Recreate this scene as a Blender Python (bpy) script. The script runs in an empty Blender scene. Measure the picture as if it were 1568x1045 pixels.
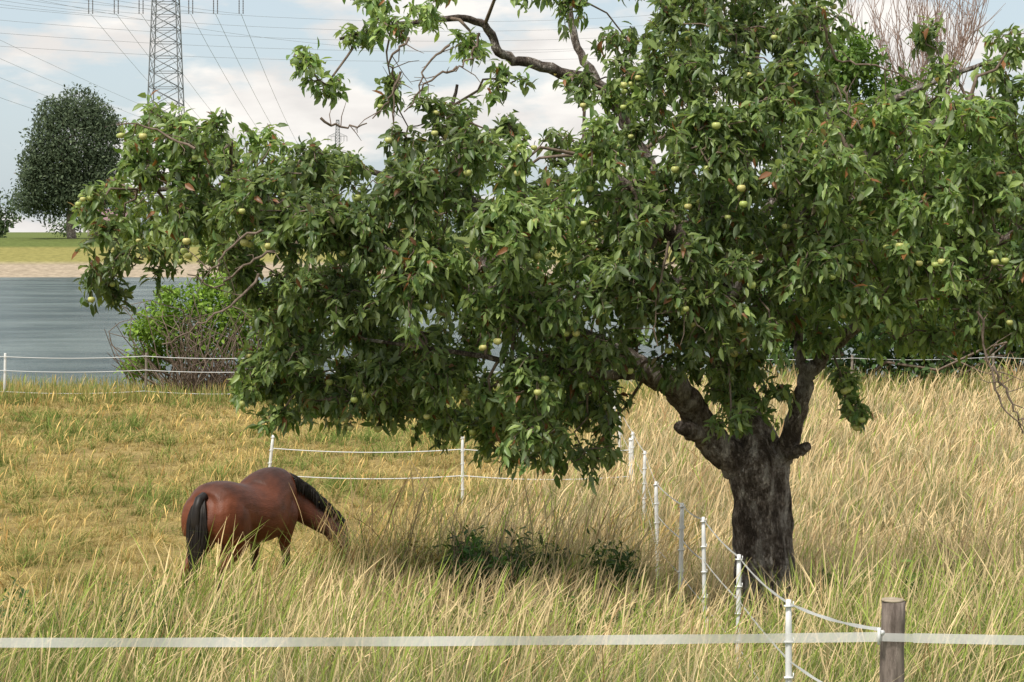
import bpy, math, random
import numpy as np
from mathutils import Vector, Matrix, noise as mnoise
random.seed(7); rng = np.random.default_rng(11)
scene = bpy.context.scene
scene.view_settings.view_transform='Standard'; scene.view_settings.look='None'; scene.view_settings.exposure=0
F=3049.0; CH=4.6
def at(u,v,d):   # bearing / elevation survey numbers + distance -> metres
    return np.array([(u-784)*d/F, d, CH-(v-355)*d/F])
# ---------------------------------------------------------------- helpers
def link(o,parent=None):
    scene.collection.objects.link(o)
    if parent is not None: o.parent=parent
    return o
def empty(name,loc=(0,0,0)):
    o=bpy.data.objects.new(name,None); o.location=loc; o.empty_display_size=.3; return link(o)
def mesh_obj(name,V,Q,mat=None,cols=None,parent=None,smooth=False):
    V=np.asarray(V,dtype=np.float32).reshape(-1,3); Q=np.asarray(Q,dtype=np.int32)
    k=Q.shape[1]
    me=bpy.data.meshes.new(name)
    me.vertices.add(len(V)); me.vertices.foreach_set('co',V.ravel())
    me.loops.add(Q.size); me.loops.foreach_set('vertex_index',Q.ravel())
    me.polygons.add(len(Q)); me.polygons.foreach_set('loop_start',np.arange(0,Q.size,k,dtype=np.int32))
    if smooth: me.polygons.foreach_set('use_smooth',np.ones(len(Q),dtype=bool))
    me.update(calc_edges=True)
    if cols is not None:
        a=me.color_attributes.new('Col','FLOAT_COLOR','POINT')
        c=np.ones((len(V),4),dtype=np.float32); c[:,:3]=cols
        a.data.foreach_set('color',c.ravel())
    if mat: me.materials.append(mat)
    o=bpy.data.objects.new(name,me); return link(o,parent)
class Acc:
    def __init__(s): s.V=[];s.Q=[];s.C=[];s.n=0
    def add(s,V,Q,C=None):
        V=np.asarray(V,float).reshape(-1,3); s.V.append(V); s.Q.append(np.asarray(Q,int)+s.n)
        if C is not None: s.C.append(np.broadcast_to(np.asarray(C,float),V.shape))
        s.n+=len(V)
    def obj(s,name,mat,parent=None,smooth=True):
        return mesh_obj(name,np.concatenate(s.V),np.concatenate(s.Q),mat,np.concatenate(s.C) if s.C else None,parent,smooth)
def tube(pts,rad,sides=6,cap=True,rn=0,flat=None):
    pts=np.asarray(pts,float); n=len(pts)
    rad=np.broadcast_to(np.asarray(rad,float),(n,))
    T=np.gradient(pts,axis=0); T/=np.linalg.norm(T,axis=1)[:,None]+1e-9
    ref=np.array([0,0,1.]) if abs(T[0][2])<.9 else np.array([0,1.,0])
    V=[];A=None
    ang=np.arange(sides)*2*math.pi/sides
    for i in range(n):
        if A is None: A=np.cross(T[i],ref)
        A=A-T[i]*A.dot(T[i]); A/=np.linalg.norm(A)+1e-9
        B=np.cross(T[i],A)
        r=rad[i]*(1+(rn*rng.normal(size=sides) if rn else 0))
        V.append(pts[i]+ (np.cos(ang)*r)[:,None]*A+(np.sin(ang)*r)[:,None]*B)
    V=np.concatenate(V)
    Q=[]
    for i in range(n-1):
        for j in range(sides):
            k=(j+1)%sides
            Q.append((i*sides+j,i*sides+k,(i+1)*sides+k,(i+1)*sides+j))
    if cap:
        c=len(V); V=np.vstack([V,pts[0],pts[-1]])
        for j in range(0,sides,2):
            k=(j+1)%sides;l=(j+2)%sides
            Q.append((c,l,k,j)); b=(n-1)*sides; Q.append((c+1,b+j,b+k,b+l))
    return V,np.array(Q)
def box(cx,cy,cz,sx,sy,sz):
    V=[(cx+a*sx/2,cy+b*sy/2,cz+c*sz/2) for a in(-1,1) for b in(-1,1) for c in(-1,1)]
    return V,[(0,1,3,2),(4,6,7,5),(0,4,5,1),(2,3,7,6),(0,2,6,4),(1,5,7,3)]
def smooth_path(P,n=6):
    P=np.asarray(P,float); out=[]
    Pp=np.vstack([2*P[0]-P[1],P,2*P[-1]-P[-2]])
    for i in range(1,len(Pp)-2):
        for t in np.linspace(0,1,n,endpoint=False):
            a,b,c,d=Pp[i-1],Pp[i],Pp[i+1],Pp[i+2]
            out.append(.5*((2*b)+(-a+c)*t+(2*a-5*b+4*c-d)*t*t+(-a+3*b-3*c+d)*t**3))
    out.append(P[-1]); return np.array(out)
# ---------------------------------------------------------------- materials
def newmat(name):
    m=bpy.data.materials.new(name); m.use_nodes=True; nt=m.node_tree
    return m,nt,nt.nodes['Principled BSDF'],nt.nodes['Material Output']
def N(nt,t,**kw):
    n=nt.nodes.new(t)
    for k,v in kw.items(): setattr(n,k,v)
    return n
def simple(name,col,rough=.6,spec=.3,metal=0,nscale=0,ncol=None,bump=0,mapscale=(1,1,1)):
    m,nt,b,o=newmat(name)
    b.inputs['Base Color'].default_value=(*col,1); b.inputs['Roughness'].default_value=rough
    b.inputs['Specular IOR Level'].default_value=spec; b.inputs['Metallic'].default_value=metal
    if nscale:
        tc=N(nt,'ShaderNodeTexCoord'); mp=N(nt,'ShaderNodeMapping'); mp.inputs['Scale'].default_value=mapscale
        nz=N(nt,'ShaderNodeTexNoise'); nz.inputs['Scale'].default_value=nscale; nz.inputs['Detail'].default_value=8
        nz.inputs['Roughness'].default_value=.65
        nt.links.new(tc.outputs['Object'],mp.inputs[0]); nt.links.new(mp.outputs[0],nz.inputs['Vector'])
        r=N(nt,'ShaderNodeValToRGB'); r.color_ramp.elements[0].position=.35; r.color_ramp.elements[1].position=.65
        r.color_ramp.elements[0].color=(*col,1); r.color_ramp.elements[1].color=(*(ncol or col),1)
        nt.links.new(nz.outputs['Fac'],r.inputs[0]); nt.links.new(r.outputs[0],b.inputs['Base Color'])
        if bump:
            bp=N(nt,'ShaderNodeBump'); bp.inputs['Strength'].default_value=bump; bp.inputs['Distance'].default_value=.03
            nt.links.new(nz.outputs['Fac'],bp.inputs['Height']); nt.links.new(bp.outputs[0],b.inputs['Normal'])
    return m
def vcol_leaf(name,rough=.5,trans=.35,spec=.35,tr_col=(1.3,1.5,.6),under=None):
    m,nt,b,o=newmat(name)
    a=N(nt,'ShaderNodeAttribute'); a.attribute_name='Col'
    src=a.outputs['Color']
    if under:
        g=N(nt,'ShaderNodeNewGeometry'); mx=N(nt,'ShaderNodeMix',data_type='RGBA')
        nt.links.new(g.outputs['Backfacing'],mx.inputs[0])
        nt.links.new(src,mx.inputs[6])
        m2=N(nt,'ShaderNodeMix',data_type='RGBA'); m2.inputs[0].default_value=.45
        nt.links.new(src,m2.inputs[6]); m2.inputs[7].default_value=(*under,1)
        nt.links.new(m2.outputs[2],mx.inputs[7]); src=mx.outputs[2]
    nt.links.new(src,b.inputs['Base Color'])
    b.inputs['Roughness'].default_value=rough; b.inputs['Specular IOR Level'].default_value=spec
    if trans:
        t=N(nt,'ShaderNodeBsdfTranslucent'); mul=N(nt,'ShaderNodeMix',data_type='RGBA',blend_type='MULTIPLY')
        mul.inputs[0].default_value=1; nt.links.new(src,mul.inputs[6]); mul.inputs[7].default_value=(*tr_col,1)
        nt.links.new(mul.outputs[2],t.inputs['Color'])
        ms=N(nt,'ShaderNodeMixShader'); ms.inputs[0].default_value=trans
        nt.links.new(b.outputs[0],ms.inputs[1]); nt.links.new(t.outputs[0],ms.inputs[2]); nt.links.new(ms.outputs[0],o.inputs[0])
    return m
M_leaf=vcol_leaf('apple_leaf',.42,.37,.5,tr_col=(1.35,1.4,.6),under=(.30,.35,.25))
M_leaf2=vcol_leaf('shrub_leaf',.6,.3,.25)
M_far=vcol_leaf('distant_leaf',.9,.3,.0,tr_col=(1,1,1))
M_grass,nt,b,o=newmat('meadow_grass')
a=N(nt,'ShaderNodeAttribute'); a.attribute_name='Col'; df=N(nt,'ShaderNodeBsdfDiffuse'); nt.links.new(a.outputs['Color'],df.inputs[0])
tl=N(nt,'ShaderNodeBsdfTranslucent'); nt.links.new(a.outputs['Color'],tl.inputs[0]); ms=N(nt,'ShaderNodeMixShader'); ms.inputs[0].default_value=.25
nt.links.new(df.outputs[0],ms.inputs[1]); nt.links.new(tl.outputs[0],ms.inputs[2]); nt.links.new(ms.outputs[0],o.inputs[0])
M_white=simple('white_plastic',(.74,.74,.72),.45,.4,nscale=14,ncol=(.82,.82,.8))
M_twig=simple('twig_bark',(.12,.09,.065),.9,.1,nscale=20,ncol=(.25,.19,.15))
M_steel=simple('galvanised_steel',(.19,.20,.21),.6,.3,nscale=2,ncol=(.25,.26,.27))
M_cable=simple('cable',(.26,.27,.28),.6,.3,nscale=1,ncol=(.3,.3,.31))
M_rope=simple('fence_rope',(.78,.78,.77),.6,.2,nscale=40,ncol=(.66,.66,.65))
# bark
def barkmat():
    m,nt,b,o=newmat('apple_bark')
    tc=N(nt,'ShaderNodeTexCoord'); mp=N(nt,'ShaderNodeMapping'); mp.inputs['Scale'].default_value=(1,1,.55)
    nt.links.new(tc.outputs['Object'],mp.inputs[0])
    v=N(nt,'ShaderNodeTexVoronoi'); v.feature='DISTANCE_TO_EDGE'; v.inputs['Scale'].default_value=20
    nz=N(nt,'ShaderNodeTexNoise'); nz.inputs['Scale'].default_value=6; nz.inputs['Detail'].default_value=12; nz.inputs['Roughness'].default_value=.78
    nt.links.new(mp.outputs[0],nz.inputs['Vector'])
    ad=N(nt,'ShaderNodeMix',data_type='RGBA',blend_type='LINEAR_LIGHT'); ad.inputs[0].default_value=.25
    nt.links.new(mp.outputs[0],ad.inputs[6]); nt.links.new(nz.outputs['Color'],ad.inputs[7]); nt.links.new(ad.outputs[2],v.inputs['Vector'])
    r=N(nt,'ShaderNodeValToRGB'); e=r.color_ramp.elements
    e[0].position=.43; e[0].color=(.13,.10,.08,1); e[1].position=.58; e[1].color=(.72,.65,.58,1)
    x=r.color_ramp.elements.new(.51); x.color=(.38,.31,.26,1)
    nt.links.new(nz.outputs['Fac'],r.inputs[0])
    mu=N(nt,'ShaderNodeMix',data_type='RGBA',blend_type='MULTIPLY'); mu.inputs[0].default_value=.65
    r2=N(nt,'ShaderNodeValToRGB'); r2.color_ramp.elements[1].position=.12; r2.color_ramp.elements[0].color=(.25,.22,.2,1)
    nt.links.new(v.outputs['Distance'],r2.inputs[0]); nt.links.new(r.outputs[0],mu.inputs[6]); nt.links.new(r2.outputs[0],mu.inputs[7])
    nt.links.new(mu.outputs[2],b.inputs['Base Color']); b.inputs['Roughness'].default_value=.9; b.inputs['Specular IOR Level'].default_value=.15
    bp=N(nt,'ShaderNodeBump'); bp.inputs['Strength'].default_value=1; bp.inputs['Distance'].default_value=.07
    am=N(nt,'ShaderNodeMath'); am.operation='MULTIPLY_ADD'; am.inputs[1].default_value=.4; nt.links.new(r2.outputs[0],am.inputs[0]); nt.links.new(nz.outputs['Fac'],am.inputs[2])
    nt.links.new(am.outputs[0],bp.inputs['Height']); nt.links.new(bp.outputs[0],b.inputs['Normal'])
    return m
M_bark=barkmat()
# ---------------------------------------------------------------- terrain
def sines(x,y,s,seed=0):
    r=np.random.default_rng(seed); o=0
    for i in range(7):
        a=r.uniform(0,6.28); k=s*r.uniform(.6,1.8); o=o+np.sin((x*math.cos(a)+y*math.sin(a))*k+r.uniform(0,6.28))
    return o/3.2
GY=[-60,-6,0,6,9.6,12,16,20,24,28,56.5,58.5,63,66,80,300,309,330,400,4000]
GZ=[2.9,2.9,2.85,1.95,1.52,1.3,.92,.47,.03,0,0,-.15,-2.2,-2.8,-4,-4,-2.5,-.27,3.3,3.3]
def gz(x,y):
    z=np.interp(y,GY,GZ); near=np.clip((62-y)/5,0,1)
    return z+near*(sines(x,y,.5,1)*.03+sines(x,y,1.6,2)*.015)
ys=np.concatenate([np.linspace(-60,8,18),np.arange(8.5,67,.5),np.linspace(68,420,60),np.geomspace(430,4000,16)])
xs=np.concatenate([-np.geomspace(4000,34,22),np.arange(-32,32.1,.8),np.geomspace(34,4000,22)])
X,Y=np.meshgrid(xs,ys); Z=gz(X,Y)
nx=len(xs); V=np.stack([X,Y,Z],-1).reshape(-1,3)
i,j=np.meshgrid(np.arange(len(ys)-1),np.arange(nx-1),indexing='ij'); b0=(i*nx+j).ravel()
Q=np.stack([b0,b0+1,b0+nx+1,b0+nx],-1)
yy=V[:,1]; xx=V[:,0]
C=np.zeros_like(V); C[:]=(.30,.23,.10)
C[(yy<18)]=(.13,.14,.05)
C[(yy>57.5)&(yy<80)]=(.16,.14,.08)
C[(yy>=80)&(yy<318)]=(.3,.25,.18)
C[(yy>=300)&(yy<329)]=(.42,.35,.27)
gm=yy>=329; C[gm]=(.30,.28,.10)
gm=(yy>=372); C[gm]=(.15,.19,.06)
gmat,nt,b,o=newmat('ground_soil')
a=N(nt,'ShaderNodeAttribute'); a.attribute_name='Col'
tc=N(nt,'ShaderNodeTexCoord'); nz=N(nt,'ShaderNodeTexNoise'); nz.inputs['Scale'].default_value=.9; nz.inputs['Detail'].default_value=12; nz.inputs['Roughness'].default_value=.7
nt.links.new(tc.outputs['Object'],nz.inputs['Vector'])
r=N(nt,'ShaderNodeValToRGB'); r.color_ramp.elements[0].position=.3; r.color_ramp.elements[0].color=(.55,.55,.5,1); r.color_ramp.elements[1].position=.7; r.color_ramp.elements[1].color=(1.3,1.25,1.2,1)
nt.links.new(nz.outputs['Fac'],r.inputs[0])
mu=N(nt,'ShaderNodeMix',data_type='RGBA',blend_type='MULTIPLY'); mu.inputs[0].default_value=1
nt.links.new(a.outputs['Color'],mu.inputs[6]); nt.links.new(r.outputs[0],mu.inputs[7]); nt.links.new(mu.outputs[2],b.inputs['Base Color'])
b.inputs['Roughness'].default_value=1; b.inputs['Specular IOR Level'].default_value=.05
mesh_obj('ground',V,Q,gmat,C,smooth=True)
# water
wm,nt,b,o=newmat('river_water')
b.inputs['Roughness'].default_value=.25; b.inputs['IOR'].default_value=1.33
tc=N(nt,'ShaderNodeTexCoord'); mp=N(nt,'ShaderNodeMapping'); mp.inputs['Scale'].default_value=(.22,.3,1)
n1=N(nt,'ShaderNodeTexNoise'); n1.inputs['Scale'].default_value=1.0; n1.inputs['Detail'].default_value=8; n1.inputs['Roughness'].default_value=.7
nt.links.new(tc.outputs['Object'],mp.inputs[0]); nt.links.new(mp.outputs[0],n1.inputs['Vector'])
bp=N(nt,'ShaderNodeBump'); bp.inputs['Strength'].default_value=1; bp.inputs['Distance'].default_value=1.4
nt.links.new(n1.outputs['Fac'],bp.inputs['Height']); nt.links.new(bp.outputs[0],b.inputs['Normal'])
n2=N(nt,'ShaderNodeTexNoise'); n2.inputs['Scale'].default_value=.10; n2.inputs['Detail'].default_value=10; n2.inputs['Roughness'].default_value=.65
mp2=N(nt,'ShaderNodeMapping'); mp2.inputs['Scale'].default_value=(.5,1,1); nt.links.new(tc.outputs['Object'],mp2.inputs[0]); nt.links.new(mp2.outputs[0],n2.inputs['Vector'])
r=N(nt,'ShaderNodeValToRGB'); r.color_ramp.elements[0].color=(.035,.07,.075,1); r.color_ramp.elements[1].color=(.16,.21,.20,1)
r.color_ramp.elements[0].position=.42; r.color_ramp.elements[1].position=.62
nt.links.new(n2.outputs['Fac'],r.inputs[0]); nt.links.new(r.outputs[0],b.inputs['Base Color'])
mesh_obj('river_water',[(-3000,60,-2.5),(3000,60,-2.5),(3000,312,-2.5),(-3000,312,-2.5)],[(0,1,2,3)],wm)
# ---------------------------------------------------------------- leaves engine
def leaves(O,D,Nn,L,W,droop,fold=.25,T=(0,.33,.7,1),P=(.1,.95,.8,.06)):
    n=len(O)
    D=D/np.linalg.norm(D,axis=1)[:,None]
    Nn=Nn-D*np.sum(D*Nn,axis=1)[:,None]; Nn=Nn/(np.linalg.norm(Nn,axis=1)[:,None]+1e-9)
    S=np.cross(D,Nn)
    rows=[]
    for t,p in zip(T,P):
        for c in(-1,0,1):
            rows.append(O+D*(t*L)[:,None]+S*(c*W*.5*p)[:,None]+Nn*(abs(c)*fold*W*p-droop*L*t*t)[:,None])
    V=np.stack(rows,1).reshape(-1,3); m=len(T)*3
    q=[]
    for r_ in range(len(T)-1):
        for c in(0,1): a0=r_*3+c; q.append((a0,a0+1,a0+4,a0+3))
    Q=(np.array(q)[None]+ (np.arange(n)*m)[:,None,None]).reshape(-1,4)
    return V,Q,m
def rnd(n): 
    v=rng.normal(size=(n,3)); return v/np.linalg.norm(v,axis=1)[:,None]
def leafcols(n,m,c1,c2,rust=0,rustcol=(.30,.13,.05),var=.25):
    t=rng.random(n)[:,None]**1.3; c=np.array(c1)*(1-t)+np.array(c2)*t
    c=c*(1+var*rng.normal(size=(n,1))).clip(.4,1.8)
    if rust:
        k=rng.random(n)<rust; c[k]=np.array(rustcol)*(.6+.8*rng.random((k.sum(),1)))
    return np.repeat(c,m,axis=0)
# ---------------------------------------------------------------- APPLE TREE
tree=empty('apple_tree')
wood=Acc()
nodes=[];nrad=[]
def limb(P,r0,r1,sides=12,rn=.05,n=6,reg=True,power=1):
    p=smooth_path(P,n); t=np.linspace(0,1,len(p)); r=r0+(r1-r0)*t**power
    p[1:-1]+=rng.normal(size=(len(p)-2,3))*np.minimum(r[1:-1],.06)[:,None]*.18
    wood.add(*tube(p,r,sides,rn=rn))
    if reg:
        for a,b_ in zip(p[2:],r[2:]): nodes.append(a); nrad.append(b_)
tp=smooth_path([at(1172,1030,20),at(1172,985,20),at(1172,930,20),at(1168,850,20),at(1165,780,20),at(1162,725,20),at(1158,690,20.05),at(1148,640,20.1)],12)
tr=np.interp(np.linspace(0,1,len(tp)),[0,.13,.28,.45,.6,.74,.86,1],[.42,.35,.30,.285,.275,.29,.26,.17])
V_,Q_=tube(tp,tr,56)
for k in range(len(V_)-2):
    ring=k//56; c=tp[ring]; dv=V_[k]-c; ang=math.atan2(dv[1],dv[0])
    f=1+.07*math.sin(ang*5+c[2]*1.3)+.045*math.sin(ang*9-c[2]*2.1)+.10*mnoise.noise(Vector(V_[k])*4)+.07*mnoise.noise(Vector((V_[k][0]*16,V_[k][1]*16,V_[k][2]*8)))
    V_[k]=c+dv*f
wood.add(V_,Q_)
limb([at(1150,735,20),at(1120,700,19.95),at(1085,668,19.9),at(1058,625,19.7),at(1030,590,19.5),at(990,570,19.3),at(940,540,19.2),at(860,505,19.1),at(760,465,19)],.19,.075,16)
limb([at(760,465,19),at(640,400,19),at(520,350,19.2),at(400,300,19.4),at(300,290,19.5),at(210,290,19.6)],.075,.02,10)
limb([at(1085,668,19.9),at(1060,662,19.6),at(1040,652,19.4)],.10,.06,12,reg=False)
limb([at(1175,720,20),at(1200,695,19.9),at(1215,655,19.8),at(1228,610,19.8),at(1236,575,19.8),at(1262,545,19.7),at(1300,510,19.6),at(1370,460,19.5),at(1480,400,19.5),at(1600,330,19.6)],.115,.035,12)
limb([at(1195,700,19.9),at(1220,692,19.75),at(1237,684,19.65)],.075,.045,12,reg=False)
limb([at(1236,575,19.8),at(1225,555,19.8),at(1222,520,19.9),at(1230,450,20)],.06,.04,8)
limb([at(1155,690,20.1),at(1135,620,20.2),at(1110,540,20.3),at(1105,440,20.4),at(1120,330,20.4),at(1140,220,20.3),at(1150,110,20.2),at(1146,0,20.2),at(1140,-110,20.2)],.19,.06,14)
limb([at(1110,500,20.3),at(1060,400,20.8),at(1000,270,21),at(950,175,21),at(915,130,20.8),at(830,100,20.5),at(770,85,20.3),at(742,40,20.2),at(690,28,20),at(600,40,19.8),at(520,60,19.7)],.10,.015,12)
limb([at(1135,620,20.2),at(1090,520,19.3),at(1050,400,18.4),at(980,300,18),at(900,240,17.9)],.10,.03,10)
limb([at(1110,470,20.3),at(1200,380,19.3),at(1280,280,18.4),at(1380,210,18.2),at(1480,170,18.4)],.10,.03,10)
limb([at(1115,400,20.4),at(1210,280,21.3),at(1300,190,21.7),at(1420,130,21.5),at(1530,90,21)],.08,.02,10)
limb([at(1110,470,20.3),at(1000,420,21.4),at(860,350,22),at(700,300,22),at(560,260,21.5)],.09,.03,10)
limb([at(990,570,19.3),at(960,575,18.8),at(900,570,18.3),at(820,560,18.2),at(700,540,18.2),at(560,520,18.4)],.055,.015,8)
limb([at(760,465,19),at(720,300,19.8),at(690,200,20),at(700,130,20.1)],.05,.015,8)
limb([at(915,130,20.8),at(880,60,20.8),at(870,-20,20.8)],.05,.03,8)
clumps=[ # u,v,ru,rv,density,layers
(135,325,40,22,.9,1),(165,285,40,28,1,1),(250,185,45,38,1,1),(205,240,40,40,1,1),(165,440,30,32,.8,1),(200,395,45,45,1,1),(190,340,50,40,1,1),
(300,240,80,55,1,1),(285,330,85,55,1,2),(400,225,65,38,1,1),(380,320,90,70,1,2),(370,410,70,50,.6,1),(475,245,70,50,1,2),(500,340,100,80,1,2),
(450,540,70,60,1,2),(405,600,55,38,1,1),(480,620,55,35,1,1),(500,450,100,70,1,2),(570,570,90,60,1,2),(640,300,100,80,1,2),(640,430,110,80,1,2),
(670,570,90,65,1,2),(620,215,45,35,1,1),(680,170,50,45,.8,1),(720,240,70,55,1,2),(740,640,60,45,1,1),(820,670,70,45,1,2),(895,695,50,38,1,1),(930,650,38,48,.9,1),
(800,340,110,85,1,2),(800,470,110,80,1,2),(800,580,90,60,1,2),(890,560,80,65,1,2),(850,225,55,35,.7,1),(900,130,50,45,.7,1),(960,60,60,50,.9,1),(930,230,60,60,1,2),
(950,320,100,80,1,2),(960,440,100,75,1,2),(1040,110,80,70,1,2),(1080,220,100,80,1,2),(1090,350,110,85,1,2),(1080,470,90,55,1,2),(1130,570,60,55,1,1),(1170,620,50,42,1,1),(1120,640,40,25,1,1),
(1190,150,90,90,1,2),(1230,50,70,60,1,2),(1250,270,110,90,1,2),(1270,390,110,80,1,2),(1190,480,70,45,1,1),(1330,470,70,45,1,2),(1350,200,80,65,1,2),(1400,300,100,80,1,2),
(1420,410,90,70,1,2),(1290,580,32,32,.8,1),(1305,625,32,28,.8,1),(1420,160,45,35,.8,1),(1500,190,70,55,1,2),(1540,110,45,40,.9,1),(1520,300,90,80,1,2),(1500,420,80,60,1,2),(1530,490,60,35,.9,1),
(1440,510,50,28,.8,1),(1650,250,100,120,1,2),(1650,420,90,80,1,2),(1550,65,50,30,.6,1),(1420,55,30,30,.35,1),(1440,110,30,30,.4,1),
(470,90,30,34,.9,1),(500,130,40,25,.9,1),(540,60,45,28,.9,1),(600,40,45,25,.8,1),(650,15,50,25,.7,1),(580,0,40,20,.8,1),(530,-30,60,30,.7,1),(700,-20,70,35,.8,1),
(720,75,40,35,.45,1),(770,120,50,35,.3,1),(800,-30,70,40,.7,1),(880,0,60,40,.6,1),(980,-40,90,60,1,1),(1100,-50,110,70,1,2),(1250,-60,80,60,1,1),(1150,40,60,60,.8,1),(1080,40,60,50,.9,1),
(600,130,22,30,.2,1),(780,200,40,25,.3,1),
(520,610,70,38,1.1,2),(600,625,60,34,1.1,2),(670,640,60,35,1.1,1),(430,635,42,26,1,1),(372,600,34,28,1,1),(395,560,45,35,1,1),(755,668,60,36,1,1),(820,695,55,30,1,1),(870,640,60,45,1,1),(420,480,60,45,1,2),(1020,540,55,40,1,1),(1370,520,60,28,1,1),(1480,510,60,30,1,1),(1060,500,60,40,1,1),(1250,500,50,35,1,1),(560,500,80,50,1,2),(1120,600,55,40,1,1)]
def crownh(u,v): return max(.15,math.sqrt(max(0,1-((u-1000)/930)**2-((v-330)/450)**2)))*2.7
cl=[]
for (u,v,ru,rv,dn,ly) in clumps:
    h=crownh(u,v)
    ds=[20-.85*h,20+.7*h] if ly==2 else [19.6-rng.uniform(0,.5)*h]
    for kk,d in enumerate(ds):
        cl.append((u+rng.normal()*8*(kk>0),v+rng.normal()*8*(kk>0),ru,rv,dn*(.8 if kk!=1 else .6),d+rng.normal()*.2))
# filler boughs through the body of the crown
PG=np.array([(95,330),(150,250),(215,150),(290,150),(350,190),(430,190),(500,200),(560,235),(620,195),(690,150),(760,205),(850,220),(890,130),(950,60),(1000,-40),(1290,-40),(1320,120),(1420,160),(1568,100),(1750,80),(1750,520),(1568,530),(1400,535),(1330,510),(1290,540),(1200,540),(1180,650),(1080,630),(1010,560),(960,640),(950,690),(850,715),(800,690),(700,670),(640,650),(560,650),(480,660),(420,660),(345,610),(375,520),(350,440),(200,425),(140,465),(130,440)],float)
def inpg(x,y):
    c=False; n=len(PG)
    for i in range(n):
        x1,y1=PG[i]; x2,y2=PG[i-1]
        if (y1>y)!=(y2>y) and x<(x2-x1)*(y-y1)/(y2-y1)+x1: c=not c
    return c
for gu in range(120,1760,50):
    for gv in range(-30,720,45):
        u=gu+rng.uniform(-22,22); v=gv+rng.uniform(-20,20)
        if all(inpg(u+a_*26,v+b_*20) for a_,b_ in((0,0),(1,0),(-1,0),(0,1),(0,-1))):
            h=crownh(u,v); cl.append((u,v,46,42,.85,20+h*rng.uniform(-1.0,.1)))
LO=[];LD=[]
tw=Acc(); apples=[]
base=at(1110,500,20.3)
cl.sort(key=lambda c: np.linalg.norm(at(c[0],c[1],c[5])-base))
for (u,v,ru,rv,dn,d) in cl:
    c=at(u,v,d); nn=np.array(nodes); nr=np.array(nrad)
    dist=np.linalg.norm(nn-c,axis=1)+ (nr<.02)*.3
    k=int(dist.argmin()); s=nn[k]; L=np.linalg.norm(c-s)
    r0=min(nr[k]*.7,.015+.010*L)
    if L>.15:
        nseg=max(3,int(L/.25)); t=np.linspace(0,1,nseg+1)[:,None]
        p=s*(1-t)+c*t+np.array([0,0,1])*(np.sin(t*math.pi)*L*.12); p[1:-1]+=rng.normal(size=(nseg-1,3))*.05
        rr=np.linspace(r0,.010,nseg+1); tw.add(*tube(p,rr,6,cap=False))
        for a_,b_ in zip(p[1:],rr[1:]): nodes.append(a_); nrad.append(b_)
    px=d/F; rx,rz=ru*px*1.08,rv*px*1.08; ry=min(.8,max(.3,(rx+rz)/2))
    nt_=max(5,int(ru*rv*math.pi/900*dn))
    for _ in range(nt_):
        o_=rnd(1)[0]; rr=rng.random()**.5
        e=c+o_*np.array([rx,ry,rz])*rr
        st=c+(e-c)*.2*rng.random()+rng.normal(size=3)*np.array([rx,ry,rz])*.22
        Lt=np.linalg.norm(e-st); t=np.linspace(0,1,7)[:,None]
        p=st*(1-t)+e*t+np.array([0,0,1])*(np.sin(t*math.pi*.9)*Lt*.15-(t**3)*.10); p[1:-1]+=rng.normal(size=(5,3))*.02
        tw.add(*tube(p,np.linspace(.008,.003,7),4,cap=False))
        nl=max(5,int(Lt/.047))
        for q_ in range(nl):
            tt=.1+.9*(q_+rng.random()*.5)/nl; ip=min(tt,1)*6; i0=min(5,int(ip)); pos=p[i0]+(p[i0+1]-p[i0])*(ip-i0)
            dr=p[i0+1]-p[i0]; dr/=np.linalg.norm(dr)+1e-9
            m_=rng.integers(3,8) if q_<nl-1 else 9
            for _k in range(m_):
                LO.append(pos+rng.normal(size=3)*.035); LD.append(dr*.35+rng.normal(size=3)*.55+np.array([0,-.05,-.30])); 
        if rng.random()<.09: apples.append(p[-2]+np.array([rng.normal()*.03,rng.normal()*.03-.08,-.07]))
        if rng.random()<.015:
            for _k in range(3): apples.append(p[-2]+np.array([rng.normal()*.06,rng.normal()*.03-.08,-.07+rng.normal()*.03]))
LO=np.array(LO);LD=np.array(LD);n=len(LO)
LN=np.tile([0,-.25,1.],(n,1))+rng.normal(size=(n,3))*.5
LL=rng.uniform(.065,.14,n); LW=LL*rng.uniform(.34,.48,n)
V_,Q_,m_=leaves(LO,LD,LN,LL,LW,rng.uniform(.05,.5,n))
cc=leafcols(n,m_,(.105,.185,.050),(.32,.40,.13),rust=.025)
br=1+.35*sines(LO[:,0]*1.,LO[:,2]*1.2+LO[:,1],1.3,5); cc*=np.repeat(br.clip(.7,1.5),m_)[:,None]
mesh_obj('foliage',V_,Q_,M_leaf,cc,tree,True)
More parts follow.
